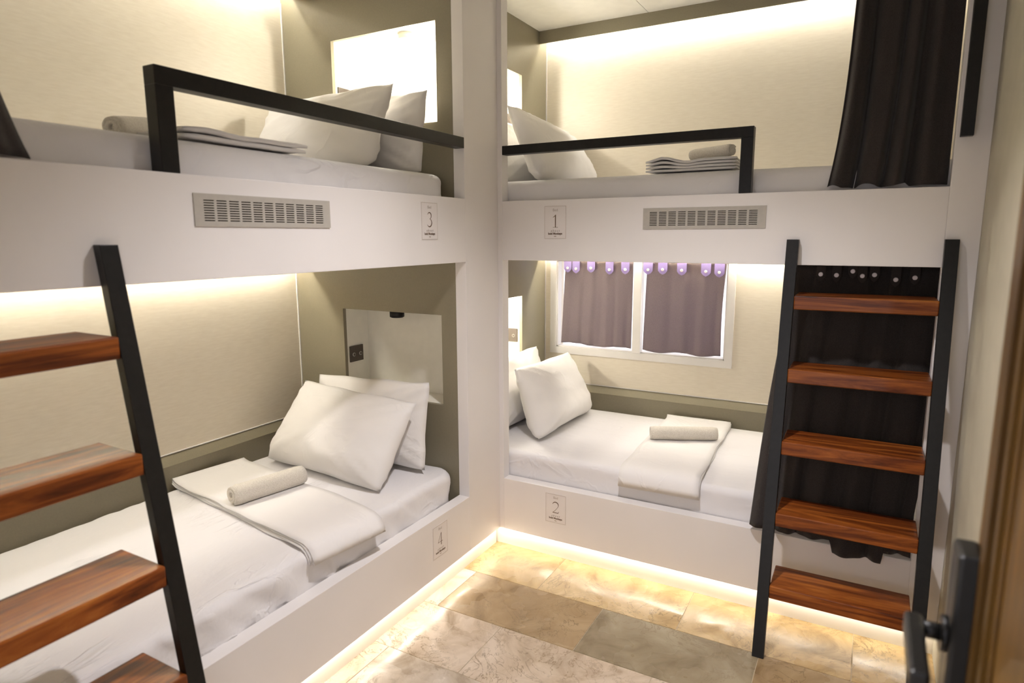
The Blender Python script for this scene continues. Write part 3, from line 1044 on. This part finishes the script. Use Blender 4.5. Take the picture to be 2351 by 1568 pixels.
switch('brown switch plate in the lit niche of bed 2', 'far', 0.978)
switch('brown switch plate in the lit niche of bed 1, behind the pillow', 'far', 2.240)

# ------------------------------------------------------------------ niche lamps
def lamp(label, x, y, z, lit):
    root = empty('niche_lamp', (x, y, z))
    tag(root, label, 'lamp', 'small downlights in the niches')
    cyl('lamp_housing', (x, y, z - 0.038), (x, y, z), 0.036, M['black'] if not lit else M['niche'], root, 28, 0.002)
    cyl('lens', (x, y, z - 0.041), (x, y, z - 0.0375), 0.028, M['bulb'] if lit else M['lens_off'], root, 24)
    if lit:
        ld = bpy.data.lights.new('niche_bulb', 'POINT')
        ld.energy = P_NICHE
        ld.color = (1.0, 0.95, 0.84)
        ld.shadow_soft_size = 0.025
        lo = bpy.data.objects.new('niche_bulb', ld)
        C.objects.link(lo)
        lo.location = (x, y, z - 0.075)
lamp('small black unlit lamp in the niche of bed 4', -0.475, -0.185, 1.221, False)
lamp('lit downlight in the bright niche of the upper left bunk', -0.36, -0.20, 2.483, True)
lamp('lit downlight in the niche of the lower far bunk', -0.355, 0.437, 1.221, True)
lamp('lit downlight in the niche of the upper far bunk', -0.355, 0.437, 2.483, True)

# room downlight in the ceiling
root = empty('ceiling_lamp', (0.95, -1.12, Z_C))
tag(root, 'small round downlight in the ceiling of the room', 'lamp')
cyl('lamp_housing', (0.95, -1.12, Z_C - 0.03), (0.95, -1.12, Z_C), 0.06, M['niche'], root, 28, 0.003)
cyl('lens', (0.95, -1.12, Z_C - 0.034), (0.95, -1.12, Z_C - 0.029), 0.048, M['bulb'], root, 28)
ld = bpy.data.lights.new('ceiling_bulb', 'SPOT')
ld.spot_size = math.radians(111)
ld.spot_blend = 0.85
ld.energy = P_CEIL
ld.color = (1.0, 0.96, 0.99)
ld.shadow_soft_size = 0.045
lo = bpy.data.objects.new('ceiling_bulb', ld)
C.objects.link(lo)
lo.location = (0.95, -1.12, Z_C - 0.10)

# ------------------------------------------------------------------ curtains
def curtain(label, pt, fl, fr_, fn, zt, fzb, folds, amp, mat, seed, group, nz_=40, nu=120, thick=0.003):
    """fl(z), fr_(z): side edges along the face; fn(z): depth; fzb(u): hem height; folds = number of waves"""
    verts, faces = [], []
    for j in range(nz_ + 1):
        t = j / nz_
        for i in range(nu + 1):
            u = i / nu
            z = zt + (fzb(u) - zt) * t
            a = fl(z) + (fr_(z) - fl(z)) * u
            ph = 2 * math.pi * folds * (u + 0.09 * nz(u * 3, seed, 0.5 * t)) + seed
            am = amp * (0.55 + 0.6 * t) * (0.7 + 0.6 * nz(u * 4, seed + 2, t * 0.6))
            n_ = fn(z) + am * math.sin(ph) + 0.25 * am * math.sin(2.3 * ph + 1 + t)
            a += 0.30 * am * math.cos(ph)
            verts.append(pt(a, n_, z))
    for j in range(nz_):
        for i in range(nu):
            q = j * (nu + 1) + i
            faces.append((q, q + 1, q + nu + 2, q + nu + 1))
    c = Vector(verts[len(verts) // 2])
    c.z = min(v_[2] for v_ in verts)
    me = bpy.data.meshes.new('curtain_cloth')
    me.from_pydata([tuple(Vector(v_) - c) for v_ in verts], [], faces)
    for f in me.polygons:
        f.use_smooth = True
    root = empty('curtain', c)
    tag(root, label, 'curtain', group)
    o = link('cloth', me, mat)
    o.location = c
    o.parent = root
    o.matrix_parent_inverse = root.matrix_world.inverted()
    sd = o.modifiers.new('thickness', 'SOLIDIFY')
    sd.thickness = thick
    sd.offset = 0
    return root

def tabs(root, pt, spots, n_, zt, zlow, wd, tmat, r):
    for k, (a, dz) in enumerate(spots):
        bm = bmesh.new()
        prof = [(-wd / 2, zt), (wd / 2, zt), (wd / 2, zlow + 0.022 + dz), (wd * 0.30, zlow + 0.008 + dz), (0, zlow + dz), (-wd * 0.30, zlow + 0.008 + dz), (-wd / 2, zlow + 0.022 + dz)]
        nv = len(prof)
        vs = [bm.verts.new(pt(a + x, n_ + d, z)) for d in (0, 0.003) for x, z in prof]
        bm.faces.new(vs[:nv])
        bm.faces.new(vs[nv:])
        for i in range(nv):
            j = (i + 1) % nv
            bm.faces.new((vs[i], vs[j], vs[nv + j], vs[nv + i]))
        tb = finish(bm, 'tab', tmat, root)
        zc = zlow + 0.028 + dz
        cyl('button', pt(a, n_ - 0.005, zc), pt(a, n_ + 0.001, zc), r, M['button'], tb, 16, 0.0015)

far = lambda a, n_, z: (a, n_, z)
left = lambda a, n_, z: (-n_, a, z)
lerp = lambda x, x0, x1, y0, y1: y0 + (y1 - y0) * (x - x0) / (x1 - x0)

# upper far bunk, drawn to the right
c1 = curtain('dark charcoal curtain gathered at the right of bed 1', far,
             lambda z: 1.394 + 0.054 * (1 - math.exp(-(z - 1.74) / 0.28)) if z > 1.74 else 1.394,
             lambda z: lerp(z, 1.74, 2.6, 1.768, 1.772), lambda z: 0.030, 2.70,
             lambda u: 1.746 + 0.012 * max(0.0, math.sin(u * 21 + 0.6)) * (u < 0.8), 4.2, 0.026, M['curtain'], 1.0, 'charcoal bunk curtains')
cyl('curtain_rod', (DB, 0.028, 2.71), (XR, 0.028, 2.71), 0.010, M['black'], c1)
# upper left bunk, drawn towards the doorway
c2 = curtain('dark charcoal curtain at the near end of bed 3, cut by the picture edge', left,
             lambda z: -2.42, lambda z: -1.925 - 0.085 * ((z - 1.74) / 0.30) ** 0.85 if z > 1.74 else -1.925,
             lambda z: 0.026, 2.70, lambda u: 1.744 + 0.010 * max(0.0, math.sin(u * 19)) * (u < 0.93), 4.0, 0.019, M['curtain'], 2.3, 'charcoal bunk curtains')
cyl('curtain_rod', (-0.026, YF, 2.71), (-0.026, YH, 2.71), 0.010, M['black'], c2)
# lower far bunk, behind the ladder
def hem(u):
    z = 0.398
    if 0.52 < u < 0.84:
        z = 0.398 - 0.045 * min(1, (u - 0.52) / 0.03) * (1 - 0.35 * (u - 0.55))
    return z
c3 = curtain('dark charcoal curtain hanging behind the right ladder', far,
             lambda z: lerp(z, 0.40, 1.46, 1.207, 1.300) - 0.012 * math.sin((z - 0.4) * 2.9), lambda z: 1.771 if z < 0.55 else lerp(z, 0.55, 1.46, 1.771, 1.855),
             lambda z: lerp(z, 0.373, 1.46, -0.028, 0.156), 1.462, hem, 5.0, 0.020, M['curtain'], 4.2, 'charcoal bunk curtains')
cyl('curtain_rod', (DB, 0.135, 1.487), (XR, 0.135, 1.487), 0.008, M['black'], c3)
tabs(c3, far, [(1.392, 0.002), (1.447, 0.0), (1.502, 0.016), (1.535, -0.001), (1.575, 0.004), (1.645, -0.012), (1.705, -0.003)],
     0.112, 1.47, 1.395, 0.032, M['curtain'], 0.0085)
# window curtains
wl = curtain('short grey violet curtain in the left window pane', far, lambda z: lerp(z, 0.88, 1.43, -0.146, -0.118), lambda z: 0.324,
             lambda z: 1.045, 1.432, lambda u: 0.900 + 0.005 * math.sin(u * 9) - 0.006 * u, 4.5, 0.006, M['wcurtain'], 6.0, 'window curtains', 30, 80, 0.0015)
tabs(wl, far, [(-0.098, 0.0), (-0.042, -0.004), (0.058, 0.002), (0.178, -0.006), (0.278, -0.002)], 1.030, 1.43, 1.350, 0.050, M['tab'], 0.0085)
wr_ = curtain('short grey violet curtain in the right window pane', far, lambda z: lerp(z, 0.88, 1.43, 0.392, 0.408), lambda z: lerp(z, 0.88, 1.43, 0.853, 0.866) - 0.01 * math.sin(max(0, (z - 0.9)) * 5.9),
              lambda z: 1.044, 1.432, lambda u: 0.891 + 0.006 * math.sin(u * 12 + 2), 3.5, 0.007, M['wcurtain'], 7.0, 'window curtains', 30, 80, 0.0015)
tabs(wr_, far, [(0.418, 0.0), (0.505, 0.002), (0.616, 0.0), (0.752, -0.003), (0.826, -0.006)], 1.028, 1.43, 1.350, 0.054, M['tab'], 0.0085)
cyl('curtain_rod', (WX0, 1.03, 1.438), (0.33, 1.03, 1.438), 0.005, M['chrome'], wl)
cyl('curtain_rod', (0.382, 1.03, 1.438), (WX1, 1.03, 1.438), 0.005, M['chrome'], wr_)
